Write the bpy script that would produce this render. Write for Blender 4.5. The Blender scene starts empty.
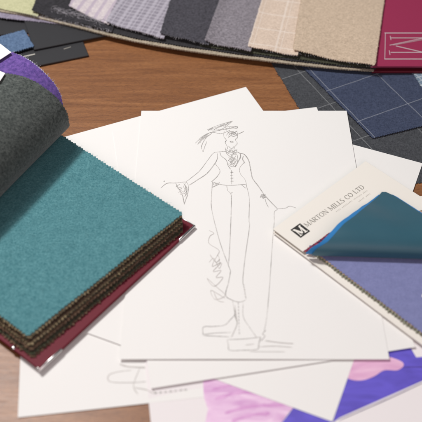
import bpy, math, random
import numpy as np
random.seed(7); rng = np.random.default_rng(7)
R = math.radians
sc = bpy.context.scene
C = sc.collection

# ---------------------------------------------------------------- camera, light, exposure
CAM_H, CAM_Y, PITCH, FPX = 0.553, -0.51, R(47.2), 826.0
cd = bpy.data.cameras.new('camera'); cam = bpy.data.objects.new('camera', cd); C.objects.link(cam)
cam.location = (0, CAM_Y, CAM_H); cam.rotation_euler = (R(90)-PITCH, 0, 0)
cd.sensor_width = 36; cd.lens = 36*FPX/422; cd.clip_start = .01; cd.clip_end = 20
cd.dof.use_dof = True; cd.dof.focus_distance = .80; cd.dof.aperture_fstop = 6.3
sc.camera = cam
w = bpy.data.worlds.new('World'); sc.world = w; w.use_nodes = True
w.node_tree.nodes['Background'].inputs[0].default_value = (.92, .95, 1, 1)
w.node_tree.nodes['Background'].inputs[1].default_value = .13
def area(name, loc, target, size, power, col):
    l = bpy.data.lights.new(name, 'AREA'); l.size = size; l.energy = power; l.color = col
    o = bpy.data.objects.new(name, l); C.objects.link(o); o.location = loc
    from mathutils import Vector
    o.rotation_euler = (Vector(target)-Vector(loc)).to_track_quat('-Z', 'Y').to_euler()
area('key_lamp', (-.54, .40, 1.10), (0, 0, 0), .11, 11.6, (1, .985, .955))
area('added_glare_light', (-.50, .50, 1.36), (-.05, -.15, 0), .42, 6.0, (1, .965, .94))  # added soft overhead light, placed to glare off the wood at lower left
area('added_front_fill', (.10, -.95, .80), (0, -.16, 0), .6, 4.6, (1, .82, .80))  # added pinkish fill, brightens the near end of the table
sc.view_settings.view_transform = 'Standard'; sc.view_settings.look = 'None'
sc.view_settings.exposure = 0; sc.view_settings.gamma = 1
sc.render.engine = 'CYCLES'

# ---------------------------------------------------------------- table coordinates
def P(x, y, z=0.0):
    """a point of the place at height z above the table, measured off the photo"""
    u = x-211; v = y-211
    t = (CAM_H-z)/(v*math.cos(PITCH)+FPX*math.sin(PITCH))
    return np.array([u*t, (FPX*math.cos(PITCH)-v*math.sin(PITCH))*t+CAM_Y, z])
def proj(p):
    Y = p[1]-CAM_Y
    zc = Y*math.cos(PITCH)+(CAM_H-p[2])*math.sin(PITCH)
    d = (CAM_H-p[2])*math.cos(PITCH)-Y*math.sin(PITCH)
    return 211+FPX*p[0]/zc, 211+FPX*d/zc
def dv(a): return np.array([math.cos(R(a)), math.sin(R(a)), 0.0])

# ---------------------------------------------------------------- material helpers
class NT:
    def __init__(s, name, rough=.9, spec=.3):
        s.m = bpy.data.materials.new(name); s.m.use_nodes = True
        s.t = s.m.node_tree; s.n = s.t.nodes; s.b = s.n['Principled BSDF']
        s.b.inputs['Roughness'].default_value = rough
        s.b.inputs['Specular IOR Level'].default_value = spec
        s.co = s.n.new('ShaderNodeTexCoord').outputs['Object']
    def link(s, a, b): s.t.links.new(a, b)
    def val(s, sock, v):
        if isinstance(v, (int, float)): sock.default_value = v
        elif isinstance(v, tuple): sock.default_value = v if len(v) == 4 or sock.type == 'VECTOR' else (*v, 1)
        else: s.link(v, sock)
    def math(s, op, a, b=0.0, c=None):
        n = s.n.new('ShaderNodeMath'); n.operation = op; s.val(n.inputs[0], a); s.val(n.inputs[1], b)
        if c is not None: s.val(n.inputs[2], c)
        return n.outputs[0]
    def mapping(s, rot=0, scale=(1, 1, 1), loc=(0, 0, 0)):
        n = s.n.new('ShaderNodeMapping'); s.link(s.co, n.inputs[0])
        n.inputs['Rotation'].default_value = (0, 0, R(rot)); n.inputs['Scale'].default_value = scale
        n.inputs['Location'].default_value = loc
        return n.outputs[0]
    def noise(s, scale, vec=None, detail=3, rough=.6, dist=0):
        n = s.n.new('ShaderNodeTexNoise'); s.link(vec or s.co, n.inputs['Vector'])
        n.inputs['Scale'].default_value = scale; n.inputs['Detail'].default_value = detail
        n.inputs['Roughness'].default_value = rough; n.inputs['Distortion'].default_value = dist
        return n.outputs['Fac']
    def ramp(s, fac, stops):
        n = s.n.new('ShaderNodeValToRGB'); e = n.color_ramp.elements
        while len(e) < len(stops): e.new(.5)
        for k, (p, c) in enumerate(stops): e[k].position = p; e[k].color = (*c, 1)
        s.val(n.inputs[0], fac); return n.outputs[0]
    def mix(s, f, a, b, mode='MIX'):
        n = s.n.new('ShaderNodeMix'); n.data_type = 'RGBA'; n.blend_type = mode
        s.val(n.inputs[0], f); s.val(n.inputs[6], a); s.val(n.inputs[7], b); return n.outputs[2]
    def bump(s, h, strength, dist):
        n = s.n.new('ShaderNodeBump'); n.inputs['Strength'].default_value = strength
        n.inputs['Distance'].default_value = dist; s.link(h, n.inputs['Height'])
        s.link(n.outputs[0], s.b.inputs['Normal'])
    def color(s, c): s.val(s.b.inputs['Base Color'], c)
    def line(s, ang, spacing, offset, width):
        """1 on thin woven lines lying square to direction ang"""
        sx = s.n.new('ShaderNodeSeparateXYZ'); s.link(s.co, sx.inputs[0])
        d = s.math('ADD', s.math('MULTIPLY', sx.outputs[0], math.cos(R(ang))), s.math('MULTIPLY', sx.outputs[1], math.sin(R(ang))))
        wob = s.math('MULTIPLY', s.math('SUBTRACT', s.noise(60), .5), .0012)
        d = s.math('ADD', s.math('SUBTRACT', d, offset), wob)
        f = s.math('ABSOLUTE', s.math('SUBTRACT', s.math('FRACT', s.math('ADD', s.math('DIVIDE', d, spacing), .5)), .5))
        return s.math('LESS_THAN', f, width/spacing/2)

def wool(name, a, b, scale=420, contrast=.18, bump=.5, weave=0, lines=(), linecol=(.5, .5, .5), sheen=.25):
    s = NT(name, .95, .15)
    n1 = s.noise(scale, detail=4, rough=.7)
    n2 = s.noise(150, detail=4, rough=.75)
    n3 = s.noise(1100, s.mapping(35, (1, 3, 1)), 2)
    base = s.ramp(n1, [(.5-contrast, a), (.5+contrast, b)])
    base = s.mix(s.math('MULTIPLY', s.math('SUBTRACT', n2, .42), 1.3), base, tuple(x*.80 for x in a))
    base = s.mix(s.math('MULTIPLY', s.math('GREATER_THAN', n3, .60), .35), base, tuple(min(1, x*1.35) for x in b))
    h = n1
    if weave:
        v1 = s.noise(weave, s.mapping(weave_angle[0], (1, 6, 1)), 2); v2 = s.noise(weave, s.mapping(weave_angle[0], (6, 1, 1)), 2)
        h = s.math('ADD', v1, v2)
        base = s.mix(s.math('MULTIPLY', s.math('SUBTRACT', h, .75), .9), base, tuple(min(1, x*1.25) for x in b))
    for (ang, sp, off, wd) in lines:
        thread = s.math('MULTIPLY', s.line(ang, sp, off, wd), s.math('MULTIPLY_ADD', s.noise(900), 1.5, -.2))
        base = s.mix(thread, base, linecol)
    s.color(base); s.b.inputs['Sheen Weight'].default_value = sheen; s.b.inputs['Sheen Roughness'].default_value = .5
    s.bump(h, bump, .0006)
    return s.m
weave_angle = [0]

def plain(name, c, rough=.6, spec=.4, metal=0, grain=0, gscale=300):
    s = NT(name, rough, spec); s.b.inputs['Metallic'].default_value = metal
    n = s.noise(gscale, detail=3)
    s.color(s.mix(s.math('MULTIPLY', n, grain), c, tuple(x*.6 for x in c)))
    if grain: s.bump(n, .15, .0002)
    return s.m

# paper, wood, card
def paper_mat(name, c=(.835, .825, .81)):
    s = NT(name, .75, .25)
    s.color(s.mix(s.math('MULTIPLY', s.noise(7, detail=2), .22), c, tuple(x*.93 for x in c)))
    s.bump(s.math('ADD', s.noise(1400, detail=2), s.math('MULTIPLY', s.noise(9, detail=3), 26)), .06, .0003); return s.m
M_paper = paper_mat('white_paper'); M_paper2 = paper_mat('art_paper', (.82, .78, .79))
M_card = paper_mat('cream_card', (.835, .80, .74))
M_cardedge = paper_mat('grey_board', (.50, .47, .40))

def wood_mat():
    s = NT('brown_wood', .38, .5)
    v = s.mapping(-15, (1.3, 17, 1))
    big = s.noise(5, v, 6, .62, 1.3)
    v2 = s.mapping(-15, (9, 170, 1)); fine = s.noise(5, v2, 6, .7, .3)
    v3 = s.mapping(-15, (45, 620, 1)); pore = s.noise(4, v3, 3, .6)
    c = s.ramp(big, [(.26, (.135, .048, .016)), (.5, (.262, .106, .036)), (.74, (.38, .172, .066))])
    c = s.mix(s.math('MULTIPLY', s.math('SUBTRACT', fine, .38), 1.7), c, (.17, .066, .030))
    c = s.mix(s.math('MULTIPLY', s.math('SUBTRACT', s.noise(900, detail=2), .42), .7), c, (.45, .21, .085))
    c = s.mix(s.math('MULTIPLY', s.math('GREATER_THAN', pore, .56), .6), c, (.085, .030, .013))
    s.color(c); s.val(s.b.inputs['Roughness'], s.math('MULTIPLY_ADD', fine, .25, .30))
    s.bump(s.math('ADD', fine, pore), .12, .0004)
    return s.m
M_wood = wood_mat()

M_teal = wool('teal_wool', (.030, .138, .165), (.132, .315, .345), 560, .22, .6, sheen=.12)
M_grey = wool('dark_grey_wool', (.016, .023, .023), (.135, .152, .142), 430, .19, 1.0)
M_purple = wool('purple_wool', (.048, .028, .17), (.20, .105, .40), 330, .2, .7)
M_pale = wool('pale_lilac_wool', (.38, .38, .50), (.62, .60, .72), 500)
M_tan = wool('tan_wool', (.12, .09, .05), (.34, .27, .16), 500)
M_olive = wool('dark_olive_wool', (.014, .016, .009), (.075, .078, .045), 500)
M_brown = wool('brown_wool', (.035, .02, .012), (.10, .06, .035), 500)
M_brown2 = wool('chestnut_wool', (.07, .040, .024), (.19, .12, .075), 500)
M_blackw = wool('black_wool', (.010, .010, .012), (.035, .033, .038), 500)
M_maroon = plain('burgundy_bookcloth', (.15, .010, .024), .62, .25, 0, .5, 900)
M_maroon2 = plain('burgundy_cover_board', (.33, .028, .088), .5, .35, 0, .35, 900)
M_steel = plain('polished_steel', (.62, .60, .60), .24, .5, 1)
M_foil = plain('silver_foil', (.86, .74, .78), .35, .6, .35)
M_blackcard = plain('black_card', (.030, .030, .034), .42, .5, 0, .3, 200)
M_ink = plain('black_ink', (.03, .028, .026), .6)
M_greyink = plain('grey_ink', (.26, .245, .22), .7)
M_paleink = plain('faint_ink', (.50, .475, .43), .7)
M_white = plain('white_label', (.80, .77, .78), .6)
def pencil_mat(name, dark, light):
    s = NT(name, .6, .3); s.color(s.ramp(s.math('ADD', s.math('MULTIPLY', s.noise(1500, detail=2), .55), s.math('MULTIPLY', s.noise(70, detail=2), .45)), [(.38, dark), (.62, light)])); return s.m
M_pencil = pencil_mat('graphite_line', (.26, .25, .24), (.76, .74, .72))
M_faint = pencil_mat('faint_graphite', (.46, .44, .42), (.66, .63, .61))

# ---------------------------------------------------------------- mesh helpers
def tag(o, label=None, cat=None, group=None, kind=None):
    for k, v in (('label', label), ('category', cat), ('group', group), ('kind', kind)):
        if v: o[k] = v
    return o
def thing(name, label, cat, loc, group=None):
    o = bpy.data.objects.new(name, None); C.objects.link(o); o.location = loc; o.empty_display_size = .01
    return tag(o, label, cat, group)
def origin(parent):
    o = np.zeros(3)
    while parent is not None: o = o+np.array(parent.location); parent = parent.parent
    return o
def obj(name, V, F, mat, parent=None, smooth=False, loc=None):
    me = bpy.data.meshes.new(name)
    V = np.asarray(V, float)
    base = origin(parent)
    own = np.array(loc, float)-base if loc is not None else np.zeros(3)
    me.from_pydata((V-base-own).tolist(), [], F); me.update()
    if smooth: me.polygons.foreach_set('use_smooth', [True]*len(me.polygons))
    me.materials.append(mat)
    o = bpy.data.objects.new(name, me); C.objects.link(o); o.location = own
    if parent is not None: o.parent = parent
    return o
def grid(name, fn, lu, lv, mat, parent=None, th=.0008, tooth=.0027, amp=.0011, sides='1111', step=None, smooth=True, loc=None, extra=None):
    """a sheet: fn(u, v) gives points; sides (v0, u1, v1, u0) say which edges are pinked"""
    st = tooth/2 if '1' in sides else step
    nu = max(2, 2*round(lu/(st if (sides[0] == '1' or sides[2] == '1') else (step or .006))/2))
    nv = max(2, 2*round(lv/(st if (sides[1] == '1' or sides[3] == '1') else (step or .006))/2))
    U, V = np.meshgrid(np.linspace(0, 1, nu+1), np.linspace(0, 1, nv+1), indexing='ij')
    U = U.copy(); V = V.copy()
    od_u = (np.arange(nu+1) % 2)*(1+.35*rng.standard_normal(nu+1)*.6); od_v = (np.arange(nv+1) % 2)*(1+.35*rng.standard_normal(nv+1)*.6)
    if sides[0] == '1': V[:, 0] -= od_u*amp/lv
    if sides[2] == '1': V[:, -1] += od_u*amp/lv
    if sides[3] == '1': U[0, :] -= od_v*amp/lu
    if sides[1] == '1': U[-1, :] += od_v*amp/lu
    top = fn(U, V)
    du = np.gradient(top, axis=0); dvv = np.gradient(top, axis=1)
    n = np.cross(du, dvv); n /= np.linalg.norm(n, axis=2, keepdims=True)+1e-12
    bot = top-n*th
    a, b = nu+1, nv+1; N = a*b
    Vt = np.concatenate([top.reshape(-1, 3), bot.reshape(-1, 3)])*1.0
    idx = np.arange(N).reshape(a, b)
    q = np.stack([idx[:-1, :-1], idx[1:, :-1], idx[1:, 1:], idx[:-1, 1:]], -1).reshape(-1, 4)
    F = q.tolist()+(q[:, ::-1]+N).tolist()
    ring = list(idx[:, 0])+list(idx[-1, 1:])+list(idx[-2::-1, -1])+list(idx[0, -2:0:-1])
    m = len(ring); rr = np.array(ring)
    Vt = np.concatenate([Vt, Vt[rr], Vt[rr+N]])      # the rim has its own vertices, so its edge shades sharp
    for i in range(m):
        j = (i+1) % m
        F.append([2*N+i, 2*N+m+i, 2*N+m+j, 2*N+j])
    o = obj(name, Vt, F, mat, parent, smooth, loc)
    if smooth:      # hard rim
        me = o.data; k = len(q)*2
        me.polygons.foreach_set('use_smooth', [True]*k+[False]*(len(me.polygons)-k))
    return o
def quad_fn(c0, c1, c2, c3, zf=None):
    c0, c1, c2, c3 = [np.asarray(c, float) for c in (c0, c1, c2, c3)]
    def fn(U, V):
        u = U[..., None]; v = V[..., None]
        p = (1-u)*(1-v)*c0+u*(1-v)*c1+u*v*c2+(1-u)*v*c3
        if zf is not None: p[..., 2] += zf(U, V, p)
        return p
    return fn, np.linalg.norm(c1-c0), np.linalg.norm(c3-c0)
def swatch(name, c0, c1, c2, c3, mat, parent=None, zf=None, **k):
    fn, lu, lv = quad_fn(c0, c1, c2, c3, zf)
    return grid(name, fn, lu, lv, mat, parent, **k)
def flat_swatch(name, corners, z, th, mat, parent=None, tooth=.0027, amp=.0011, loc=None, teeth=True, flutter=0):
    """flat pinked polygon"""
    out = []
    cs = [np.array([c[0], c[1]]) for c in corners]
    for i in range(len(cs)):
        a, b = cs[i], cs[(i+1) % len(cs)]; L = np.linalg.norm(b-a); d = (b-a)/L; n = np.array([d[1], -d[0]])
        k = 2*max(1, round(L/tooth)) if teeth else 1
        for j in range(k): out.append(a+(b-a)*j/k+(n*amp*(1+.35*rng.standard_normal()) if (j % 2 and teeth) else 0))
    N = len(out)
    ph = rng.random()*6
    wz = [flutter*(math.sin(i*.11+ph)+.6*math.sin(i*.31+2*ph)+.5*rng.standard_normal()) for i in range(N)]
    V = [(p[0], p[1], z+q) for p, q in zip(out, wz)]+[(p[0], p[1], z-th+q) for p, q in zip(out, wz)]
    F = [list(range(N)), list(range(2*N-1, N-1, -1))]+[[i, i+N, (i+1) % N+N, (i+1) % N] for i in range(N)]
    return obj(name, V, F, mat, parent, False, loc)
def slab(name, corners, z0, z1, mat, parent=None, bevel=.0004, loc=None):
    """rounded-edge board"""
    cs = [np.array([c[0], c[1]], float) for c in corners]; cen = sum(cs)/len(cs); N = len(cs)
    def ring(inset, z): return [(*(c+(cen-c)/np.linalg.norm(cen-c)*inset*1.4), z) for c in cs]
    V = ring(bevel, z0)+ring(0, z0+bevel)+ring(0, z1-bevel)+ring(bevel, z1)
    F = [list(range(N-1, -1, -1)), [3*N+i for i in range(N)]]
    for l in range(3):
        for i in range(N): F.append([l*N+i, l*N+(i+1) % N, (l+1)*N+(i+1) % N, (l+1)*N+i])
    return obj(name, V, F, mat, parent, False, loc)

def smooth_line(pts, n=6):
    p = [np.array(q, float) for q in pts]
    if len(p) < 3: 
        return [p[0]+(p[1]-p[0])*t for t in np.linspace(0, 1, 8)]
    p = [2*p[0]-p[1]]+p+[2*p[-1]-p[-2]]; out = []
    for i in range(1, len(p)-2):
        for t in np.linspace(0, 1, n, endpoint=False):
            a, b, c, d = p[i-1:i+3]
            out.append(.5*(2*b+(c-a)*t+(2*a-5*b+4*c-d)*t*t+(3*b-a-3*c+d)*t**3))
    out.append(p[-2]); return out
def ribbons(name, lines, zfun, mat, parent, width=.0005, jitter=.0003, doubled=True):
    """pencil strokes drawn on the sheet; lines in photo pixels"""
    V, F = [], []
    for ln in lines:
        wd = width
        if isinstance(ln, tuple): ln, wd = ln[0], width*ln[1]
        passes = 2 if doubled else 1
        for ps in range(passes):
            off = rng.standard_normal(2)*jitter*(ps > 0)
            pts = [P(q[0], q[1], .003)[:2]+off for q in smooth_line(ln)]
            if ps: k0 = rng.integers(0, max(1, len(pts)//3)); pts = pts[k0:]
            if len(pts) < 2: continue
            b = len(V)
            for i, p in enumerate(pts):
                d = pts[min(i+1, len(pts)-1)]-pts[max(i-1, 0)]; L = np.linalg.norm(d)+1e-9; nn = np.array([-d[1], d[0]])/L
                w2 = wd*(.75+.4*rng.random())/2*(.55 if i in (0, len(pts)-1) else 1)*(.8 if ps else 1)
                for s in (1, -1):
                    q = p+nn*w2*s; V.append((q[0], q[1], zfun(q[0], q[1])+.00012+.00004*ps))
                if i: F.append([b+2*i-2, b+2*i-1, b+2*i+1, b+2*i])
    return obj(name, V, F, mat, parent)

# ---------------------------------------------------------------- the table
T = [(-1.2, -.8), (1.2, -.8), (1.2, 1.1), (-1.2, 1.1)]
tag(slab('table_top', T, -.03, 0, M_wood, None, .003), kind='structure')

# ---------------------------------------------------------------- drawing paper
W4, H4 = .210, .297
def sheet(name, label, corner, ang, z0, mat=M_paper, lift=.0008, decay=.02, wdt=W4, hgt=H4, group='sheets of paper spread in the middle of the table', cat='paper'):
    """corner = bottom-left; ang = direction of the bottom edge; returns (object, height function)"""
    c = np.array([corner[0], corner[1]]); e1 = dv(ang)[:2]; e2 = dv(ang+90)[:2]
    ph = rng.random(3)*6
    def h(x, y):
        r0 = x-c[0]; r1 = y-c[1]; u = r0*e1[0]+r1*e1[1]; v = r0*e2[0]+r1*e2[1]
        return z0+lift*np.exp(-np.maximum(v, 0)/decay)*(.75+.25*np.sin(u*28+ph[0]))
    def fn(U, V):
        x = c[0]+U*wdt*e1[0]+V*hgt*e2[0]; y = c[1]+U*wdt*e1[1]+V*hgt*e2[1]
        return np.stack([x, y, h(x, y)], -1)
    cen = c+e1*wdt/2+e2*hgt/2
    o = grid(name, fn, wdt, hgt, mat, None, th=.0002, sides='0000', step=.006, loc=(cen[0], cen[1], z0))
    tag(o, label, cat, group); return o, h

S6, h6 = sheet('paper_sheet', 'white paper at bottom left with a faint pencil shoe, partly under the teal book', P(18, 418)[:2], 7.0, .0004, lift=.0006)
# painted sheet
S8, h8 = sheet('painted_sheet', 'paper painted in pink and violet blue at the bottom edge', (-.0255, -.345), 8.0, .0008, M_paper2, lift=.0, wdt=.42, hgt=.235, cat='painting', group=None)
S10, h10 = sheet('paper_sheet', 'blank paper with one corner by the charcoal cloth and one pointing down over the painting', (-.1045, -.130), -22.6, .0012, lift=.0004)
S1, h1 = sheet('paper_sheet', 'blank paper whose corner peaks highest on the wood above the sketched figure', (-.0385, -.1765), 23.3, .0016, lift=.0004)
S5, h5 = sheet('paper_sheet', 'blank paper just under the figure drawing, its bottom left corner by the pencil shoe', (-.0455, -.1835), 10.2, .0020, lift=.0006)
S2, h2 = sheet('sketch_sheet', 'top sheet with a pencil drawing of a figure in feathered hat and waistcoat', (-.0712, -.1580), .0, .0025, lift=.0011, decay=.03, hgt=.2975, cat='sketch')

# the painted shapes (flat paint on the sheet)
def paint(name, px, z, mat, parent, label=None):
    o = flat_swatch(name, [P(*q)[:2] for q in px][::-1], z, .0001, mat, parent, teeth=False)
    if label: o['label'] = label
    return o
def wash(name, a, b, sc_=40):
    s = NT(name, .55, .35); s.color(s.ramp(s.noise(sc_, s.mapping(20, (1, 3, 1)), 4, .6, 1.2), [(.3, a), (.7, b)])); return s.m
M_violet = wash('violet_blue_paint', (.105, .078, .46), (.15, .115, .66), 26)
M_pinkp = wash('pink_paint', (.60, .28, .58), (.88, .66, .84), 30)
M_pinkp2 = wash('soft_pink_paint', (.66, .32, .55), (.88, .58, .75), 26)
paint('violet_wash', [(275, 432), (303, 396), (330, 350), (388, 340), (409, 346), (416, 358), (440, 356), (440, 374), (421, 382), (385, 398), (340, 418), (320, 432)], .00095, M_violet, S8)
paint('pink_wash', [(203, 383), (207, 372), (235, 368), (330, 392), (300, 401), (288, 414), (276, 430), (204, 430), (208, 410), (204, 398)], .00105, M_pinkp, S8)
arm = smooth_line([(345, 355), (380, 356), (399, 361), (403.5, 366), (397, 371), (384, 371), (374, 377), (362, 381), (350, 380), (335, 372)], 4)
paint('pink_arm', [tuple(a) for a in arm], .00105, M_pinkp2, S8)
ribbons('pencil_line', [[(404, 366), (413, 365.5), (428, 366)], [(339, 419), (385, 399), (424, 381)]], lambda x, y: .0009, plain('dark_violet_line', (.06, .03, .16), .7), S8, .0006, doubled=False)
ribbons('brush_strokes', [([(215, 398), (235, 392), (262, 390)], 3), ([(225, 412), (250, 405), (285, 404)], 3), ([(212, 388), (230, 384), (240, 382)], 2.5), ([(232, 420), (250, 414), (270, 412)], 3)],
        lambda x, y: .00098, wash('deeper_pink_paint', (.55, .22, .52), (.76, .45, .72), 60), S8, .0010, doubled=False)

# pencil drawing
fig = [
 # hat and feathers
 [(207.4,129.3),(218.5,124.8),(232.8,120.5)], [(232.8,120.5),(227.6,124.8),(219.8,129.3),(207.4,129.6)], [(219.8,130),(226.3,126.7),(236.7,126.1),(236.7,128),(231.5,127)],
 [(195,143),(202.8,135.9),(212,132),(221,133.3),(230,130)], [(197.6,144.3),(202.8,139),(209.3,134.6)], [(203,151.5),(201.5,146.3),(205.4,138.5),(212,132.6)],
 [(203,151.5),(204,148),(206.7,141)], [(238,133.9),(243.9,131.3)], [(214,129),(226,124),(231,121.6)], [(212,131.5),(222,129.5),(230,128),(237,127.5)],
 # face
 [(224.3,130.6),(223.7,135.9),(226.3,139.8),(225.2,142.4),(227,145.6),(227.6,148.9)], [(237.4,132),(237.4,137.2),(235.4,139.8),(237.4,143),(234.8,146.3),(234,149)],
 [(227,133),(231,131),(236,133),(231,135),(228,137)], [(229,134),(234,132),(236.5,135),(232,136.5)], [(226,130),(231,133.5),(237,130.5)],
 ([(229.8,141.4),(231.5,140.8),(233.2,141.6),(231.4,142.2),(230.2,141.6)], 1.5), [(228.3,145.6),(231.5,148.2),(234.1,146.2)],
 # collar and cravat
 [(226,149),(231,152),(237,149.5)], [(225.5,151),(231,154),(237.5,151.5)], [(226,153),(231,150.5),(236.5,153.5)], [(225,147.5),(226.5,153),(230,156.5)],
 [(225,158),(229,164.5),(232.8,166.5),(236.7,164.5),(237.4,155.4),(234,154),(230,156.7)], [(228,156.5),(233,160.5),(231,165)], [(236,155),(233,160),(229.5,163)], [(231,157),(235.5,161),(233,165.5)],
 [(219.8,151.5),(221,155.4),(226.3,160),(227.6,164.5),(230.5,169)], [(240,152.4),(240.8,156.4),(238,162),(235,167)],
 # shoulders, arms
 [(226,151),(219,151.5),(213.3,152.8),(208,159.3),(200,170),(192.6,176.4),(185.8,181.4)], [(217.2,152.8),(217.2,158),(214.6,163.2),(207,172.8),(198,179),(189.2,184.6)],
 [(237,151.2),(240,152.8),(244.5,154),(248.5,159.3),(250,164.5),(251.4,172),(253,178.4),(258.5,185.6),(265.6,195.6),(277.7,208.4)],
 [(243.2,155.4),(242.6,159.3),(244.9,163)],
 # bodice
 [(214.8,162.8),(220,170.4),(217.4,176),(211.6,181.6)], [(244.9,161.2),(239.6,167.8),(240.4,173.5),(244.9,179.2),(246.8,185.7)],
 [(212,181.7),(226.9,184.9),(245.8,183.9)], [(212.6,187),(219.7,183.6)], [(241,184.2),(246,188)], ([(231.6,170),(231.8,184)], .8),
 ([(230.4,172),(233.2,171.6)], 1.2), ([(230.4,175),(233.2,174.7)], 1.2), ([(230.5,178),(233.4,177.7)], 1.2), ([(230.6,181),(233.5,180.8)], 1.2),
 # trousers
 [(212.4,182),(211.6,196),(211.6,208),(216.6,229.8),(222.4,249),(230.7,270.7)], [(227.3,190),(230.7,193.3),(231.5,200),(230.7,226.5),(229.3,255),(228.3,265)], [(230.7,193.3),(232.6,191.8)],
 [(226.5,185.5),(227.3,190)], [(245.8,184),(247.7,190),(249.4,200),(249,219.9),(249.7,223),(248.9,231.5),(245.6,254),(243.2,275),(243,284)],
 [(230.7,270.7),(228.6,282),(225.7,294.8),(232.3,299.8),(239.8,301.7),(245.6,299.8)], [(243,283),(244.4,290),(246,299)],
 # lower legs and boots
 [(232.3,300),(234.3,310),(234.8,316),(236.7,324),(231,337.4)], [(243.1,301.4),(243.3,316.5),(250,328),(257,338)],
 [(234.8,314.6),(230,320),(224.4,325),(213,326.4),(203.5,327),(203,334.5)], [(203,334.5),(216,333),(231,332.4)], [(203.5,335.6),(214,336.2),(229,337)],
 [(227.2,339.6),(244,339),(260.4,337)], [(227.2,339.6),(228,345),(229.6,350.4),(243,350.3),(256.8,349.5),(258.5,344),(260.4,337)],
 # cuff at the left hand
 [(160.7,187.7),(167,182.9),(175.6,182.5),(185.6,181.6),(188.4,184.9)], [(175.6,182.8),(178.5,188.4),(182,194),(184.2,204)], [(188.4,184.9),(187.9,192.7),(184.2,204)],
 ([(163.6,181.4),(164.6,180.6)], 1.6), [(176,183.5),(177.6,187.6),(179.6,189.2),(180.6,192.8),(182.6,195),(183.2,199),(184.2,203)], [(184,183),(187,188),(186.4,194)],
 # right hand, cane
 [(277.7,208.4),(285.5,207.7),(289.8,205.8),(296.2,207.7)], [(277.7,209),(274.3,212),(274.2,222),(272.6,240),(270.6,270),(268.9,294),(266.6,318),(264.2,331)],
 [(264.9,198.4),(266.4,203),(268.4,207)], [(260.5,195),(264,194),(262,197.5),(266,196.5)], [(266,330),(262.5,334),(265,336),(261,341)],
]
dashes = [([(238.2+.1*i*1.05, 302.3+3.3*i), (238.4+.1*i*1.05, 304.4+3.3*i)], 1.3) for i in range(10)]
dashes += [([(243.0+.33*i, 284+2.4*i), (244.6+.33*i, 285+2.4*i)], 1.2) for i in range(6)]
faint = [[(209.8,255),(219,265),(218,255),(212,266),(221,262),(213,271),(221,270),(216,277),(223,277),(214,286),(207,278),(217,287),(225,295),(215,299),(211,290),(225,298)],
         [(209,230),(214,233),(210,236),(209,243),(219,250),(217,256)], [(210,254),(216,262),(220,259)], [(209,262),(214,258),(219,268),(222,263)],
         [(265,341),(280,343),(293,344)], [(258,347),(276,346.4),(292,347.5)], [(250,352),(285,352)], [(213,290),(218,300),(224,302)], [(235,305),(237.5,325)], [(246,345),(254,344)]]
ribbons('pencil_dashes', dashes, h2, M_pencil, S2, .00055, .0001)
def hatch(x0, y0, x1, y1, n, ln, ang, jit=.6):
    out = []
    for i in range(n):
        t = (i+.5)/n; x = x0+(x1-x0)*t+rng.normal()*jit*.5; y = y0+(y1-y0)*t+rng.normal()*jit*.5; a = R(ang+rng.normal()*9); l = ln*(.7+.5*rng.random())/2
        out.append([(x-math.cos(a)*l, y+math.sin(a)*l), (x+rng.normal()*.3, y+rng.normal()*.3), (x+math.cos(a)*l, y-math.sin(a)*l)])
    return out
shade = hatch(209, 129.5, 230, 122.5, 7, 7, 24)+hatch(220, 130, 235, 127, 5, 6, 18)+hatch(227, 133.5, 236, 133, 5, 4.5, 50)
shade += hatch(226, 150.5, 237, 151, 9, 4, 70)+hatch(229, 158, 235, 164, 9, 5, 40)+hatch(231, 156, 236, 159, 6, 4, -50)+hatch(199, 140, 207, 135, 6, 8, 50)
shade += hatch(184, 184, 187, 197, 9, 5, 60)+hatch(178, 184.5, 182.5, 194, 6, 4, 30)+hatch(260.5, 195.5, 265, 196.5, 7, 4.5, 55)+hatch(213, 184, 219, 183, 5, 3, 60)
ribbons('pencil_sketch', fig+[(l, .62) for l in shade], h2, M_pencil, S2, .00052, .00026)
ribbons('pencil_note', faint, h2, M_faint, S2, .00045, .0003)

ribbons('pencil_shoe', [([(119.4,362.5),(129,365),(148.2,366)], 2.4), [(139.7,366),(133.3,384),(137.6,393)], [(149.3,366),(150.4,379.9),(154.6,391)],
    [(131,368.5),(118,370),(108.8,373.4),(109.9,379.9),(128,381),(146,380)], [(134,386),(146,388),(153,392)]], h6, M_faint, S6, .0006, .0003)
ribbons('dark_dashes', [([(154+5*i, 391.8-.55*i), (157+5*i, 391.3-.55*i)], 2.6) for i in range(7)], h6, M_pencil, S6, .0006, .0002)  # row of short dark dashes just below the overlying sheet's edge

# small cream sheet at the right edge
c0 = P(413.5, 197.5)[:2]
pts = [c0+dv(9)[:2]*0-dv(81)[:2]*.13+dv(9)[:2]*-.005, c0-dv(81)[:2]*.13+dv(9)[:2]*.14, c0+dv(9)[:2]*.14, c0-dv(9)[:2]*.005]
tag(slab('cream_sheet', pts, .0006, .0010, M_card, None, .0001, loc=(*(sum(pts)/4), .0006)), 'cream card at the right edge beside bare wood, below the windowpane cloth', 'card')

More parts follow.
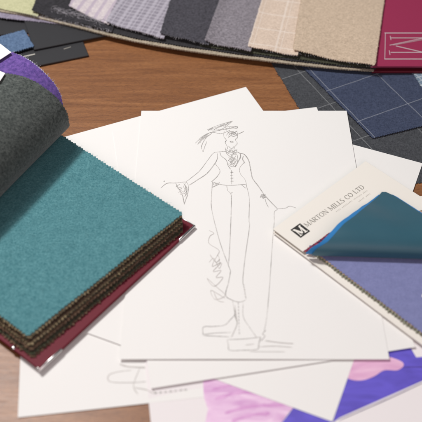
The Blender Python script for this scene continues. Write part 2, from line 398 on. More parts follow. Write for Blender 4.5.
# ---------------------------------------------------------------- windowpane cloths
weave_angle[0] = 27
def wp(name, a, b, col, offs, loc, gap=(.0585, .0585)):
    n = math.cos(R(27))*loc[0]+math.sin(R(27))*loc[1]; d = math.cos(R(-63))*loc[0]+math.sin(R(-63))*loc[1]
    return wool(name, a, b, 520, .2, .5, 260, [(27, gap[0], offs[0]-n, .0009), (-63, gap[1], offs[1]-d, .0009)], col, .15)
cl = (.17, .14, 0)
M_char = wp('charcoal_windowpane_cloth', (.012, .014, .018), (.075, .080, .090), (.26, .27, .28), (.1786, -.0800), cl)
o = flat_swatch('cloth_swatch', [(.052, .268), (.1285, .03), (.2000, .0385), (.345, .075), (.275, .33)], .0007, .0006, M_char, None, loc=cl)
tag(o, 'charcoal wool cloth with thin white windowpane lines, half under the white paper', 'fabric', 'windowpane cloth swatches')
cl2 = (.20, .17, .001)
M_navy = wp('navy_windowpane_cloth', (.012, .020, .048), (.058, .074, .130), (.30, .32, .37), (.1899, -.0424), cl2, (.0600, .0555))
o = swatch('cloth_swatch', np.array([.0945, .2230, .0022]), np.array([.1603, .0991, .0022]), np.array([.300, .1475, .0022]), np.array([.2345, .2720, .0022]), M_navy, None, sides='1111', th=.0008,
           zf=lambda U, V, p: .0004*np.sin(U*9)*np.sin(V*7), loc=cl2)
tag(o, 'navy blue wool cloth with pale windowpane lines, on top of the charcoal cloth', 'fabric', 'windowpane cloth swatches')
cl3 = (.235, .18, .003)
M_lb = wool('pale_blue_check_cloth', (.10, .16, .24), (.26, .34, .42), 500, .2, .5, 0, [(27, .006, 0, .0010), (-63, .006, 0, .0010)], (.6, .65, .68))
o = flat_swatch('cloth_swatch', [P(413, 73, .003)[:2], P(424.5, 91, .003)[:2], P(470, 80, .003)[:2], P(455, 66, .003)[:2]], .0036, .0008, M_lb, None, loc=cl3)
tag(o, 'pale blue checked cloth corner poking out under the burgundy cover at the right edge', 'fabric')

# ---------------------------------------------------------------- black cards and blue swatch at top left
def rect(c, a, w_, h_):   # c = corner, a = direction of bottom edge, extends w_ along and h_ left of it
    c = np.array(c[:2]); e = dv(a)[:2]; f = dv(a+90)[:2]
    return [c, c+e*w_, c+e*w_+f*h_, c+f*h_]
g = 'black cards at top left'
rB = rect(P(89, 57), 19.3, -.115, .058); rB = [rB[1], rB[0], rB[3], rB[2]]
o = thing('black_card', 'smaller black card sticking out furthest onto the bare wood at top left', 'card', (*(sum(rB)/4), 0), g)
slab('board', rB, .0004, .0026, M_blackcard, o)
flat_swatch('painted_glint', [P(63.5, 48.8, .0027)[:2], P(71, 46.6, .0027)[:2], P(71, 47.2, .0027)[:2], P(64, 49.4, .0027)[:2]], .0028, .0001, M_greyink, o, teeth=False)  # highlight on the card edge, painted as a thin lighter strip
flat_swatch('painted_glint', [P(24, 56, .0027)[:2], P(35, 53.6, .0027)[:2], P(35, 54.6, .0027)[:2], P(24, 57, .0027)[:2]], .0028, .0001, M_paleink, o, teeth=False)  # second painted edge highlight, in a paler tone
rA = rect(P(34, 50, .0045), 19.3, .135, .058)
o = thing('black_card', 'large black card between the blue swatch and the fan of fabrics', 'card', (*(sum(rA)/4), .0026), g)
slab('board', rA, .0028, .0050, M_blackcard, o)
M_bluesw = wool('denim_blue_wool', (.045, .085, .17), (.14, .22, .36), 480)
rC = rect(P(33.5, 46, .0065), 207, .075, -.034)
o = flat_swatch('cloth_swatch', rC[::1] if False else [rC[0], rC[3], rC[2], rC[1]], .0066, .0014, M_bluesw, None, loc=(*(sum(rC)/4), .0052))
tag(o, 'denim blue wool swatch lying on the black cards at the left edge', 'fabric')
rD = rect(P(4, 36, .003), 8, .06, .055)
o = thing('black_card', 'black card almost hidden behind the blue swatch at the far left', 'card', (*(sum(rD)/4), 0), g)
slab('board', [q+np.array([-.03, 0]) for q in rD], .0006, .0024, M_blackcard, o)

# ---------------------------------------------------------------- fanned swatch book along the top
fan = thing('swatch_book', 'long fanned swatch book with a burgundy cover, across the top', 'fabric book', (.02, .30, 0), 'fabric swatch books')
def curve_px(pts):
    xs = np.array([p[0] for p in pts], float); ys = np.array([p[1] for p in pts], float)
    def f(u):
        x = xs[0]+u*(xs[-1]-xs[0]); d = np.gradient(ys, xs)
        i = np.clip(np.searchsorted(xs, x)-1, 0, len(xs)-2); h = xs[i+1]-xs[i]; t = (x-xs[i])/h
        y = (2*t**3-3*t**2+1)*ys[i]+(t**3-2*t*t+t)*h*d[i]+(-2*t**3+3*t*t)*ys[i+1]+(t**3-t*t)*h*d[i+1]
        return x, y
    return f
def strip(name, pts, z, th, mat, depth=.16, amp=.0009, tooth=.0030, wave=0, label=None, zslope=0):
    f = curve_px(pts)
    def fn(U, V):
        x, y = f(U)
        zz = z+wave*np.sin(U*41+z*900)*np.exp(-V*6)
        t = (CAM_H-zz)/((y-211)*math.cos(PITCH)+FPX*math.sin(PITCH))
        X = (x-211)*t; Y = (FPX*math.cos(PITCH)-(y-211)*math.sin(PITCH))*t+CAM_Y
        return np.stack([X+V*depth*.22, Y+V*depth, zz+0*X], -1)
    L = (pts[-1][0]-pts[0][0])/1000*1.12
    o = grid(name, fn, L, depth, mat, fan, th=th, sides='1000', amp=amp, tooth=tooth, step=.008)
    if label: o['label'] = label
    return o
M_lilacg = wool('lilac_grey_wool', (.16, .14, .19), (.36, .32, .42), 420)
strip('fabric_swatch', [(-40, 6), (0, 17), (40, 21.5), (70, 25)], .0060, .0008, M_lilacg, label='lilac grey fabric')
strip('fabric_swatch', [(-40, 0), (0, 11), (25, 15), (50, 20.5), (75, 26.5), (100, 33), (130, 40), (170, 47.5), (210, 53.5), (250, 58.5), (300, 64.5), (340, 68.5), (374, 70.5)], .0078, .0016,
      wool('cream_selvedge_cloth', (.20, .165, .12), (.56, .48, .37), 300, .2), amp=.0005, label='cream cloth at the bottom of the fan')
strip('fabric_swatch', [(30, 10), (60, 18.5), (100, 29), (135, 37.5), (170, 43.5), (210, 49.5), (250, 54.8), (300, 61), (340, 65.4), (376, 68.4)], .0092, .0012, M_blackw, wave=.0003)
strip('fabric_swatch', [(200, 45.5), (250, 52.5), (300, 59), (340, 64.2), (376, 67)], .0104, .0010, M_olive, wave=.0004)

def fan_swatch(fl, fr, tl, tr, z, mat, curl=.0022, wave=.0006, ph=0, sides='1001', label=None, sag=0, depth=2.4):
    a, b = P(*fl, z), P(*fr, z); c, d = P(*tl, z), P(*tr, z)
    c = a+(c-a)*max(1, .21/np.linalg.norm(c-a)); d = b+(d-b)*max(1, .21/np.linalg.norm(d-b))
    def zf(U, V, p):
        p[..., 1] += sag*np.sin(U*math.pi)*(1-V)
        return curl*np.clip(1-U*3, 0, 1)**2+wave*np.sin(U*8+ph)*np.exp(-V*5)
    o = swatch('fabric_swatch', a, b, d, c, mat, fan, zf=zf, sides=sides, th=.0011, tooth=.0026)
    o['label'] = label; return o
ro = np.array(fan.location)
def off(ang, p): return math.cos(R(ang))*(p[0]-ro[0])+math.sin(R(ang))*(p[1]-ro[1])
weave_angle[0] = 12
M_yg = wool('lime_wool', (.38, .39, .22), (.62, .60, .38), 420)
M_lace = wool('black_tweed', (.006, .006, .008), (.040, .038, .046), 300, .16)
M_crl = wool('cream_lilac_stripe_cloth', (.44, .38, .44), (.70, .64, .62), 450, .2, .5, 0, [(-16, .012, 0, .004)], (.36, .29, .40))
M_lch = wool('lilac_check_cloth', (.13, .12, .155), (.33, .305, .36), 330, .2, .6, 300, [(-18, .0125, .001, .0036), (72, .0062, .001, .0017), (-18, .0125, .006, .0012)], (.50, .47, .54))
M_chc = wool('charcoal_flannel', (.012, .012, .017), (.088, .084, .105), 400, .2)
M_gfl = wool('mid_grey_flannel', (.095, .086, .100), (.35, .32, .36), 400, .2, .7)
M_cck = wool('cream_check_cloth', (.46, .35, .27), (.72, .59, .49), 500, .2, .5, 320, [(-12, .030, .004, .0022), (78, .030, .003, .0020), (-12, .030, .009, .0008)], (.80, .71, .64))
M_bei = wool('beige_tweed', (.34, .255, .175), (.68, .54, .41), 380, .2, .6, 320)
fan_swatch((-25, 2), (38, 16.5), (-20, -16), (41, 1), .0100, M_yg, label='lime green wool', ph=1)
fan_swatch((33, 12), (112, 31), (38, -2), (122, 3), .0112, M_lace, label='black tweed with pale fraying threads', ph=2, wave=.001)
fan_swatch((70, 7), (109, 24.5), (76, -9), (120, 2), .0128, M_crl, label='cream and lilac striped cloth', ph=0)
fan_swatch((107, 22.5), (164, 38), (118, 2), (174, 2), .0138, M_lch, label='lilac check cloth', ph=3)
fan_swatch((161, 33.5), (209, 44), (171, 2), (221, 2), .0146, M_chc, label='charcoal flannel', ph=4)
fan_swatch((205.5, 41.5), (251, 50.5), (220, 2), (263, 2), .0150, M_gfl, label='mid grey flannel', ph=2.4)
fan_swatch((248.5, 46.5), (298, 55), (262, 2), (304, 2), .0152, M_cck, label='cream check cloth', ph=5, wave=.0009)
fan_swatch((293.5, 51), (374.5, 65.5), (301.5, 2), (383.5, 2), .0156, M_bei, label='beige tweed', ph=.4, wave=.0012, sides='1101')
# frayed pale threads on the black tweed and at the lilac corner
V, F = [], []
def thread(p, q, r_, V, F, bend=.0015):
    n = 5; b = len(V); mid = rng.standard_normal(3)*bend; mid[2] = abs(mid[2])*.5
    pts = [p+(q-p)*t+mid*math.sin(t*math.pi) for t in np.linspace(0, 1, n)]
    for i, c in enumerate(pts):
        d = pts[min(i+1, n-1)]-pts[max(i-1, 0)]; d = d/(np.linalg.norm(d)+1e-9)
        s1 = np.cross(d, (0, 0, 1.0)); s1 /= np.linalg.norm(s1)+1e-9; s2 = np.cross(d, s1)
        for k in range(3): V.append(c+r_*(s1*math.cos(k*2.094)+s2*math.sin(k*2.094)))
        if i:
            for k in range(3): F.append([b+3*i-3+k, b+3*i-3+(k+1) % 3, b+3*i+(k+1) % 3, b+3*i+k])
for t in np.linspace(0, 1, 90):
    x = 34+t*76; y = 15+t*15.5+rng.normal()*.5
    p = P(x, y, .0118); a = R(-70+rng.normal()*22)
    thread(p, p+np.array([math.cos(a), math.sin(a), -.1])*(.002+.003*rng.random()), .00010, V, F)
for t in np.linspace(0, 1, 110):
    x = 52+t*52; y = 9+t*13+rng.normal()*1.4
    p = P(x, y, .0128); a = R(-20+rng.normal()*40)
    thread(p, p+np.array([math.cos(a), math.sin(a), 0])*(.003+.004*rng.random()), .00011, V, F)
for (xa, ya, xb, yb, n_) in ((109, 23.5, 163, 38, 40), (163, 34.5, 208, 44, 22), (207, 42.5, 250, 50.5, 26), (250, 47.5, 297, 55, 26), (295, 52, 373, 65.5, 40)):
    for j in range(n_):
        t = rng.random(); p = P(xa+(xb-xa)*t, ya+(yb-ya)*t, .0148); a = R(-85+rng.normal()*28)
        thread(p, p+np.array([math.cos(a), math.sin(a), -.3])*(.0012+.0022*rng.random()), .00007, V, F, .0006)
obj('frayed_threads', V, F, plain('pale_thread', (.42, .40, .44), .9), fan)
# burgundy covers on the right
slab('cover', [(.1720, .1992), (.42, .1992), (.42, .46), (.2325, .46)], .0040, .0068, M_maroon, fan)
slab('fabric_block', [(.176, .2040), (.41, .2040), (.41, .45), (.236, .45)], .0072, .0098, M_blackw, fan)
cv = slab('cover', [(.1700, .2004), (.42, .2004), (.42, .46), (.2340, .46)], .0102, .0128, M_maroon2, fan)
def foil(name, segs, z, mat, parent, wd):
    V, F = [], []
    for sg in segs:
        a, b = sg[0], sg[1]; w_ = (sg[2] if len(sg) > 2 else 1)*wd
        a = P(*a, z); b = P(*b, z); d = (b-a)/np.linalg.norm(b-a); n = np.array([-d[1], d[0], 0])*w_/2; k = len(V)
        zj = np.array([0, 0, len(V)*.0000012])
        V += [a+n+zj, a-n+zj, b-n+zj, b+n+zj]; F.append([k, k+1, k+2, k+3])
    return obj(name, V, F, mat, parent)
foil('foil_emblem', [((384.6, 33), (446, 33), 1.2), ((384.4, 59), (450, 59), 1.2), ((385.4, 33), (384.8, 59), .5), ((446, 33), (450, 59), .5),
                     ((391, 37.9), (440, 37.9), 1), ((390.6, 52.4), (443, 52.4), 1), ((390.2, 36), (391, 40), .6), ((389.2, 50.4), (390, 55), .6),
                     ((389.6, 45.2), (440, 34.6), .8), ((396, 46), (441, 56.5), 1.1), ((393, 45.2), (441, 36.2), .5), ((441, 35), (443, 56), .5)], .01295, M_foil, cv, .0011)

# ---------------------------------------------------------------- teal swatch book on the left
bk = thing('swatch_book', 'thick swatch book open at a teal wool page, dark grey page curled back', 'fabric book', (-.14, -.04, .002), 'fabric swatch books')
C1 = P(195, 227, .004)[:2]; C2 = P(40, 371, .004)[:2]
e1 = (C1-C2)/np.linalg.norm(C1-C2); e2 = np.array([-e1[1], e1[0]])
slab('cover', [C2, C1, C1+e2*.235, C2+e2*.235], .0032, .0062, M_maroon, bk)
def corner_guard(c, a, b, L, L2):
    """rolled steel rim wrapped round a cover corner; a, b unit vectors along its two edges"""
    V, F = [], []; m = 12
    def rim(d, inn, ln, ry, rz):
        k = len(V); st = [(-.0006, .6), (0, 1), (ln-.0008, 1), (ln, .75)]
        for t, f in st:
            for q in range(m):
                g_ = 2*math.pi*q/m; y = math.cos(g_); z = math.sin(g_)
                sq = 1/max(abs(y), abs(z))**.55
                p = c+d*t+inn*(.0004-ry*y*sq*f); V.append((p[0], p[1], .0047+rz*z*sq*f))
        for l in range(len(st)-1):
            for q in range(m): F.append([k+l*m+q, k+l*m+(q+1) % m, k+(l+1)*m+(q+1) % m, k+(l+1)*m+q])
        F.append([k+q for q in range(m)][::-1]); F.append([k+(len(st)-1)*m+q for q in range(m)])
    rim(a, b, L, .0011, .0018); rim(b, a, L2, .0006, .0017)
    o = obj('metal_corner', V, F, M_steel, bk, True)
    return o
corner_guard(C1, -e1, e2, .022, .016); corner_guard(C2, e1, e2, .024, .004)
rv = P(13.5, 347.5, .0062); V, F = [], []
for k in range(3):
    for q in range(10): V.append(rv+np.array([math.cos(q*.628)*(.0020, .0017, .0008)[k], math.sin(q*.628)*(.0020, .0017, .0008)[k], (0, .0006, .0010)[k]]))
for k in range(2):
    for q in range(10): F.append([k*10+q, k*10+(q+1) % 10, k*10+10+(q+1) % 10, k*10+10+q])
F.append(list(range(20, 30))); obj('rivet', V, F, M_steel, bk, True)
T1 = P(182, 213, .02); T2 = P(28, 335, .02); T4 = T2+dv(142.0)*.21; T3 = T1+dv(139.5)*.21
nbr = dv(47.9-90)      # outward from the lower right edge
lay = [(M_tan, .0187, .0010, .3), (M_olive, .0173, .0006, .2), (M_brown, .0159, .0022, .5), (M_tan, .0145, .0034, .9), (M_olive, .0131, .0036, .7), (M_brown2, .0117, .0056, 1.4), (M_brown, .0103, .0056, 1.2), (M_olive, .0089, .0074, 1.6), (M_brown2, .0075, .0084, 1.9)]
for m, z, o_, rot in lay:
    sh = nbr*o_+dv(47.9+180)*o_*.75
    zz = lambda p, dz: p+sh
    cs = [p+sh+nbr*rot*.001*k for p, k in ((T2, 1), (T1, -1), (T3, -1), (T4, 1))]
    flat_swatch('fabric_swatch', [c[:2] for c in cs], z, .0012, m, bk, tooth=(.0036, .0031, .0034)[int(z*1e4) % 3], amp=.0015, flutter=.00022)
o = swatch('fabric_swatch', T2, T1, T3, T4, M_teal, bk, th=.0012, sides='1101', tooth=.0034, amp=.0013,
       zf=lambda U, V, p: .0006*np.sin(V*5+U*3)+.0004*np.sin(U*11)*np.exp(-V*4))
o['label'] = 'open teal wool page'

V, F = [], []
for a_, b_ in ((T2, T1), (T1, T1+(T3-T1)*.7), (T2, T4)):
    for j in range(70):
        t = rng.random(); q = a_+(b_-a_)*t+np.array([0, 0, .0004]); g_ = rng.random()*6.28
        thread(q, q+np.array([math.cos(g_), math.sin(g_), .25*rng.random()])*(.0012+.0022*rng.random()), .00006, V, F, .0006)
for j in range(150):
    q = T2+(T1-T2)*rng.random()+dv(139.5)*(.01+.12*rng.random()); q[2] = .0212; g_ = rng.random()*6.28
    thread(q, q+np.array([math.cos(g_), math.sin(g_), 0])*(.0015+.003*rng.random()), .00006, V, F, .0008)
obj('loose_fibres', V, F, plain('teal_fibre', (.22, .46, .48), .9), bk)

# curled-back pages: profile square to an axis at 62 degrees
AX = dv(62); NX = dv(62-90)
prof = np.array([(-.235, .0215), (-.205, .0215), (-.180, .0225), (-.1665, .0275), (-.1585, .037), (-.1555, .048), (-.1575, .0585), (-.1655, .0705), (-.178, .0805), (-.193, .0865), (-.211, .088), (-.230, .086), (-.255, .080), (-.285, .070)])
pr = np.array(smooth_line(prof.tolist(), 8)); sl = np.concatenate([[0], np.cumsum(np.linalg.norm(np.diff(pr, axis=0), axis=1))]); SL = sl[-1]
dn = np.gradient(pr, axis=0); dn /= np.linalg.norm(dn, axis=1)[:, None]; nrm = np.stack([dn[:, 1], -dn[:, 0]], 1)
def roll(s, k, off_):
    n_ = np.interp(s, sl, pr[:, 0])+np.interp(s, sl, nrm[:, 0])*off_; z_ = np.interp(s, sl, pr[:, 1])+np.interp(s, sl, nrm[:, 1])*off_
    return NX*n_[..., None]+AX*k[..., None]+np.stack([0*z_, 0*z_, z_], -1)
def page(off_, kend, mat, th=.0010, wob=.0008, label=None, klen=.30):
    def fn(U, V):
        s = U*SL; ke = np.interp(s, [q[0] for q in kend], [q[1] for q in kend])
        k = ke-(1-V)*klen
        return roll(s, k, off_+wob*np.sin(s*60+V*9)*np.clip(s/SL*2-.3, 0, 1))
    o = grid('fabric_swatch', fn, SL, klen, mat, bk, th=th, sides='0010', tooth=.0028, amp=.0010, step=.004)
    if label: o['label'] = label
    return o
def find_k(s, off_, target):       # axis position where the page edge is seen at photo pixel row/col polyline
    best = None
    for k in np.arange(-.12, .10, .0005):
        q = roll(np.array([s]), np.array([k]), off_)[0]; x, y = proj(q)
        d = min(math.hypot(x-tx, y-ty) for tx, ty in target)
        if best is None or d < best[0]: best = (d, k)
    return best[1]
def dens(pts): 
    out = []
    for a, b in zip(pts[:-1], pts[1:]):
        for t in np.linspace(0, 1, 20): out.append((a[0]+(b[0]-a[0])*t, a[1]+(b[1]-a[1])*t))
    return out
tgt_g = dens([(62, 146), (65.5, 136), (67.2, 126), (66.5, 116), (62.5, 105), (50, 93), (38, 84), (19, 76), (0, 73.5), (-30, 70)])
tgt_p = dens([(62, 112), (61.5, 101), (57, 89), (50, 80), (38, 67.5), (23, 58), (7.5, 52.5), (-20, 45)])
ss = [.078+.012*i for i in range(14)]
kg = [(s, find_k(s, .0022, tgt_g)) for s in ss if s < SL-.01]
kg = [(0, kg[0][1])]+kg
kp = [(s, find_k(s, 0, tgt_p)) for s in ss if .098 < s < SL-.01]; kp = [(0, kp[0][1]-.006), (.09, kp[0][1]-.004)]+kp
print('SL', SL, 'grey', [(round(a, 3), round(b, 4)) for a, b in kg], 'purple', [(round(a, 3), round(b, 4)) for a, b in kp])
page(.0022, kg, M_grey, .0014, label='dark grey green wool page curled back')
page(.0004, kp, M_purple, .0010, wob=.0004, label='purple wool page showing past the grey one')
page(-.0010, [(a, b+.0016) for a, b in kp], M_pale, .0008, wob=.0004)

# ---------------------------------------------------------------- mill's sample card on the right
mb = thing('sample_card', 'cream sample card with black square logo and folded teal satin, lying on the sketch', 'sample card', (.12, -.06, .0035), None)
K0 = P(273, 229, .009)[:2]; a1 = dv(43.0)[:2]; a2 = dv(-46.6)[:2]
def K(u, v): return K0+a1*u+a2*v
slab('card', [K(-.0005, .0005), K(-.0005, .24), K(.128, .24), K(.128, .0005)], .0044, .0056, M_card, mb, .0002)
slab('card', [K(.0006, .0008), K(.0006, .034), K(.127, .060), K(.127, .0008)], .0064, .0073, M_cardedge, mb, .0002)
hd = slab('header_card', [K(0, 0), K(0, .0352), K(.1265, .080), K(.1265, 0)], .0082, .0092, M_card, mb, .0002)
M_lav = wool('lavender_blue_cloth', (.165, .182, .360), (.245, .260, .480), 600, .25, .3, 0, (), sheen=.1)
M_mint = wool('grey_green_cloth', (.20, .22, .17), (.40, .40, .30), 500); M_pch = wool('peach_cloth', (.34, .22, .14), (.55, .40, .28), 500); M_dnv = wool('dark_navy_cloth', (.012, .014, .03), (.04, .045, .07), 500)
for i, (m, z, o_) in enumerate([(M_dnv, .0060, .0004), (M_mint, .0066, .0012), (M_mint, .0072, .0008), (M_dnv, .0078, -.0002), (M_mint, .0083, .0006), (M_pch, .0087, .0002)]):
    flat_swatch('fabric_swatch', [K(.0078-o_, .0335), K(.0064-o_, .225), K(.122, .225), K(.122, .080)][::1], z, .00045, m, mb, tooth=.0031, amp=.0012)
fs = swatch('fabric_swatch', [*K(.0078, .0354), .0093], [*K(.0062, .226), .0093], [*K(.1225, .226), .0093], [*K(.1225, .082), .0093], M_lav, mb, sides='1111', th=.0004, tooth=.0031, amp=.0011,
       zf=lambda U, V, p: .0006*np.sin(V*4+U*2)*V)
fs['label'] = 'flat lavender blue cloth'
# logo and lettering on the header
def text_frame(x, y, x2, y2, z):
    a = P(x, y, z); b = P(x2, y2, z); d = (b-a)/np.linalg.norm(b-a); return a, d, np.array([-d[1], d[0], 0]), np.linalg.norm(b-a)
ZH = .0093
def glyph_strips(segs, org, ex, ey, sx, sy, V, F, z):
    for (x0, y0, x1, y1, wd) in segs:
        a = org+ex*x0*sx+ey*y0*sy; b = org+ex*x1*sx+ey*y1*sy; d = b-a; L = np.linalg.norm(d); d = d/L
        n = np.array([-d[1], d[0], 0])*wd*sy/2; k = len(V); zz = np.array([0, 0, z-a[2]+len(V)*2e-8])
        V += [a+n+zz, a-n+zz, b-n+zz, b+n+zz]; F.append([k, k+1, k+2, k+3])
tk, tn, sf = .15, .06, .045
def serif(x, y, w_=.16): return (x-w_, y, x+w_, y, sf)
def arc(cx, cy, rx, ry, a0, a1, n=10):
    out = []
    for i in range(n):
        t0 = R(a0+(a1-a0)*i/n); t1 = R(a0+(a1-a0)*(i+1)/n); m = (t0+t1)/2
        out.append((cx+rx*math.cos(t0), cy+ry*math.sin(t0), cx+rx*math.cos(t1), cy+ry*math.sin(t1), tn+(tk-tn)*abs(math.cos(m))))
    return out
GL = {
 'M': (.98, [(.12,0,.12,1,tn),(.84,0,.84,1,tk),(.12,1,.48,.08,tk),(.48,.08,.84,1,tn),serif(.12,.02),serif(.84,.02),serif(.08,.98,.1),serif(.9,.98,.1)]),
 'A': (.80, [(.08,0,.40,1,tn),(.40,1,.74,0,tk),(.2,.36,.6,.36,tn),serif(.08,.02,.12),serif(.74,.02,.14)]),
 'R': (.78, [(.16,0,.16,1,tk),serif(.16,.02),serif(.1,.98,.1),(.16,.98,.42,.98,tn),(.16,.5,.42,.5,tn),(.36,.5,.70,0,tk)]+arc(.42,.74,.2,.24,-90,90,8)),
 'T': (.74, [(.36,0,.36,1,tk),(.04,.97,.68,.97,tn),(.05,.8,.05,1,tn),(.67,.8,.67,1,tn),serif(.36,.02)]),
 'O': (.86, arc(.42,.5,.34,.48,0,360,18)),
 'N': (.90, [(.14,0,.14,1,tn),(.14,1,.74,0,tk),(.74,0,.74,1,tn),serif(.14,.02,.12),serif(.74,.98,.12),serif(.1,.98,.08)]),
 'I': (.42, [(.2,0,.2,1,tk),serif(.2,.02),serif(.2,.98)]),
 'L': (.68, [(.16,0,.16,1,tk),(.04,.03,.6,.03,tn),(.6,.0,.6,.25,tn),serif(.16,.98)]),
 'S': (.60, arc(.28,.74,.2,.24,40,250,9)+arc(.28,.26,.22,.24,90,-140,9)),
 'C': (.80, arc(.44,.5,.34,.48,50,310,14)+[(.66,.68,.66,.95,tn)]),
 'D': (.86, [(.16,0,.16,1,tk),(.05,.97,.4,.97,tn),(.05,.03,.4,.03,tn)]+arc(.38,.5,.38,.48,-90,90,12)),
}
def lettering(name, txt, f, cap, mat, parent, z):
    org, ex, ey, L = f; tot = sum(GL[c][0] if c != ' ' else .42 for c in txt); sx = L/tot; V, F = [], []; x = 0
    for c in txt:
        if c == ' ': x += .42; continue
        glyph_strips([(a+x, b, c_+x, d, w_) for a, b, c_, d, w_ in GL[c][1]], org, ex, ey, sx, cap, V, F, z); x += GL[c][0]
    return obj(name, V, F, mat, parent)
lettering('lettering', 'MARTON MILLS CO LTD', text_frame(307.2, 227.2, 365.2, 187.6, ZH), .0050, M_greyink, hd, ZH)
def tiny(name, f, cap, groups):
    org, ex, ey, L = f; V, F = [], []; x = 0; tot = sum(groups)+len(groups)-1
    for gl in groups:
        for i in range(gl):
            h = rng.choice([.7, .7, 1.0]); q = (x+i+.3)/tot*L/cap
            glyph_strips([(q, 0, q, h, .22), (q, rng.choice([.05, .35, .6]), q+.35, rng.choice([.05, .35, .6]), .16)], org, ex, ey, cap, cap, V, F, ZH)
        x += gl+1
    return obj(name, V, F, M_paleink, hd)
tiny('small_print', text_frame(336.5, 212.2, 368, 190.6, ZH), .0017, [4, 9, 7, 4])
tiny('small_print', text_frame(359, 202, 371, 193.8, ZH), .0017, [5, 4])
lo, lx, ly, LL = text_frame(300.3, 237.9, 310.2, 231.2, ZH)
l0 = P(290.4, 229.9, ZH); l1 = P(300.6, 237.9, ZH); l2 = P(310.2, 231.1, ZH); l3 = l0+(l2-l1)
flat_swatch('logo_square', [q[:2] for q in (l0, l1, l2, l3)], ZH+.00005, .0001, M_ink, hd, teeth=False)
# letter in the square reads along the header
V, F = [], []
ex = (l2-l1); ey = (l0-l1)
for (x0, y0, x1, y1, wd) in [(.20,.14,.20,.80,.07),(.72,.14,.72,.84,.15),(.18,.84,.46,.22,.17),(.46,.22,.74,.84,.06),(.10,.14,.32,.14,.06),(.58,.14,.88,.14,.06),(.08,.86,.26,.86,.05),(.70,.86,.90,.86,.05)]:
    a = l1+ex*x0+ey*y0; b = l1+ex*x1+ey*y1; d = (b-a)/np.linalg.norm(b-a); n = np.array([-d[1], d[0], 0])*wd*np.linalg.norm(ey)/2; k = len(V)
    zz = np.array([0, 0, .00012+len(V)*1e-7]); V += [a+n+zz, a-n+zz, b-n+zz, b+n+zz]; F.append([k, k+1, k+2, k+3])
obj('logo_letter', V, F, M_card, hd)

# folded-over satin corner: rows run along the fold, profile climbs away from the camera
def satin(name, a, rough, sheen=.2):
    s = NT(name, rough, .5); n = s.noise(30, s.mapping(0, (1, 4, 1)), 2)
    s.color(s.mix(s.math('MULTIPLY', n, .4), a, tuple(x*.75 for x in a))); s.bump(s.math('ADD', s.noise(1800, detail=2), s.noise(700, s.mapping(40, (1, 7, 1)), 2)), .22, .0003)
    s.b.inputs['Sheen Weight'].default_value = sheen; return s.m
M_satin = satin('teal_satin', (.020, .100, .145), .47); M_blue = satin('bright_blue_cloth', (.010, .20, .52), .7)
M_redn = wool('red_navy_pattern_cloth', (.02, .02, .06), (.42, .05, .08), 420, .08)
y0 = P(330, 255.5, .013)[1]
fp = np.array([(.012, .0098), (.003, .0099), (.0004, .0118), (.0, .0150), (.0012, .0190), (.0050, .0232), (.0115, .0262), (.0200, .0270), (.031, .0255), (.042, .0226), (.054, .0190), (.0655, .0158), (.0790, .0122)])
fq = np.array(smooth_line(fp.tolist(), 6)); fl_ = np.concatenate([[0], np.cumsum(np.linalg.norm(np.diff(fq, axis=0), axis=1))]); FL = fl_[-1]
def flap_yz(s, x, off_):
    y = np.interp(s, fl_, fq[:, 0])+y0; z = np.interp(s, fl_, fq[:, 1])
    gy = np.gradient(fq[:, 0], fl_); gz = np.gradient(fq[:, 1], fl_)
    ny = np.interp(s, fl_, gz); nz = -np.interp(s, fl_, gy)      # towards the inside of the fold
    return y+ny*off_-.045*(x-.10), z+nz*off_
def edge_x(s, off_, px):           # x where the row meets the outline seen in the photo
    out = []
    for si in s:
        best = None
        for x in np.arange(.04, .33, .0004):
            yy, zz = flap_yz(np.array(si), x, off_); a, b = proj((x, float(yy), float(zz)))
            d = min(math.hypot(a-tx, b-ty) for tx, ty in px)
            if best is None or d < best[0]: best = (d, x)
        out.append(best[1])
    return np.array(out)
sk = np.linspace(.008, FL, 16)
left_px = dens([(306, 252), (311, 248), (320, 243), (331, 231.5), (340, 222.5), (352, 214), (368, 202), (383.5, 190.5)])
right_px = dens([(383.5, 190.5), (395, 196), (409, 205), (422, 213.5), (440, 225), (462, 240), (480, 252), (490, 262)])
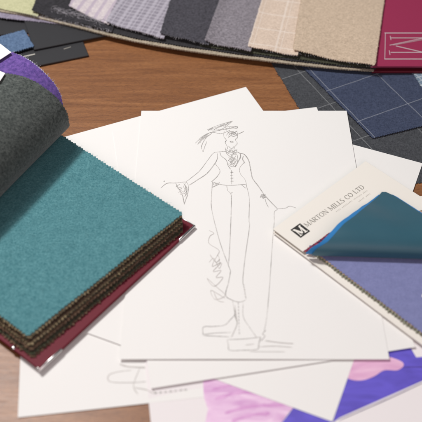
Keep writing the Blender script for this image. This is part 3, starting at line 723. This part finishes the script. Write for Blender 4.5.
def flap(name, off_, shift, mat, label, inset_top=0):
    xl = edge_x(sk, off_, left_px)+shift*(1-(sk/FL)**3); xr = edge_x(sk, off_, right_px)
    xr = np.maximum(xr+(0 if shift else .0009), xl+.0012)
    xl = np.minimum.accumulate(xl[::-1])[::-1] if False else xl
    def fn(U, V):
        s = .008+U*(FL-.008-inset_top); L_ = np.interp(s, sk, xl); R_ = np.interp(s, sk, xr)
        x = L_+V*(R_-L_); y, z = flap_yz(s, x, off_)
        z = z+(.0011*np.sin(x*55+s*30)+.0004*np.sin(x*150+s*90))*np.clip(s/FL*1.5-.2, 0, 1)
        return np.stack([x, y, z], -1)
    o = grid(name, fn, FL, .16, mat, mb, th=-.0004, sides='0010', tooth=.0024, amp=.0009, step=.0015)
    o['label'] = label; return o
flap('folded_swatch', .0, .0052, M_satin, 'dark teal satin corner folded over', .0)
flap('folded_swatch', .0012, .0, M_blue, 'bright blue cloth edge under the satin', .0025)
rp = [(304, 251), (309, 247.5), (318, 241.5), (329, 233), (334, 233), (326, 244), (312, 252.5)]
flat_swatch('folded_swatch', [P(*q, .0102)[:2] for q in rp][::-1], .0104, .0006, M_redn, mb, tooth=.002, amp=.0005)['label'] = 'red and navy patterned cloth peeking out'
lb = P(421.5, 297, .0104)[:2]
flat_swatch('label', [lb, lb+np.array([.004, -.001]), lb+np.array([.005, .002]), lb+np.array([.001, .003])], .0108, .0003, M_white, mb, teeth=False)

# ---------------------------------------------------------------- white labels on the curled pages
def surf_at(x, y, off_):
    best = None
    for s in np.linspace(.10, SL, 120):
        for k in np.linspace(-.10, .08, 120):
            q = roll(np.array([s]), np.array([k]), off_)[0]; a, b = proj(q); d = (a-x)**2+(b-y)**2
            if best is None or d < best[0]: best = (d, q)
    return best[1]
def label_on(px, off_):
    q = [surf_at(*p, off_) for p in px]
    fn, lu, lv = quad_fn(*q)
    return grid('label', fn, lu, lv, M_white, bk, th=.0004, sides='0000', step=.004)
label_on([(-12, 66), (0, 59.5), (11, 51.8), (-12, 34)], .0045)
label_on([(-12, 90), (0, 80.5), (5.5, 72.5), (-12, 66)], .0055)
# stray fibres along the wool edges
V, F = [], []
for s_, k_ in kp[2:]:
    for j in range(7):
        s2 = s_+rng.random()*.012
        if s2 > SL: continue
        q = roll(np.array([s2]), np.array([np.interp(s2, [a for a, b in kp], [b for a, b in kp])]), .0002)[0]
        thread(q, q+AX*(.0015+.0025*rng.random())+rng.standard_normal(3)*.0008, .00007, V, F, .0006)
obj('loose_fibres', V, F, plain('pale_fibre', (.55, .53, .62), .9), bk)
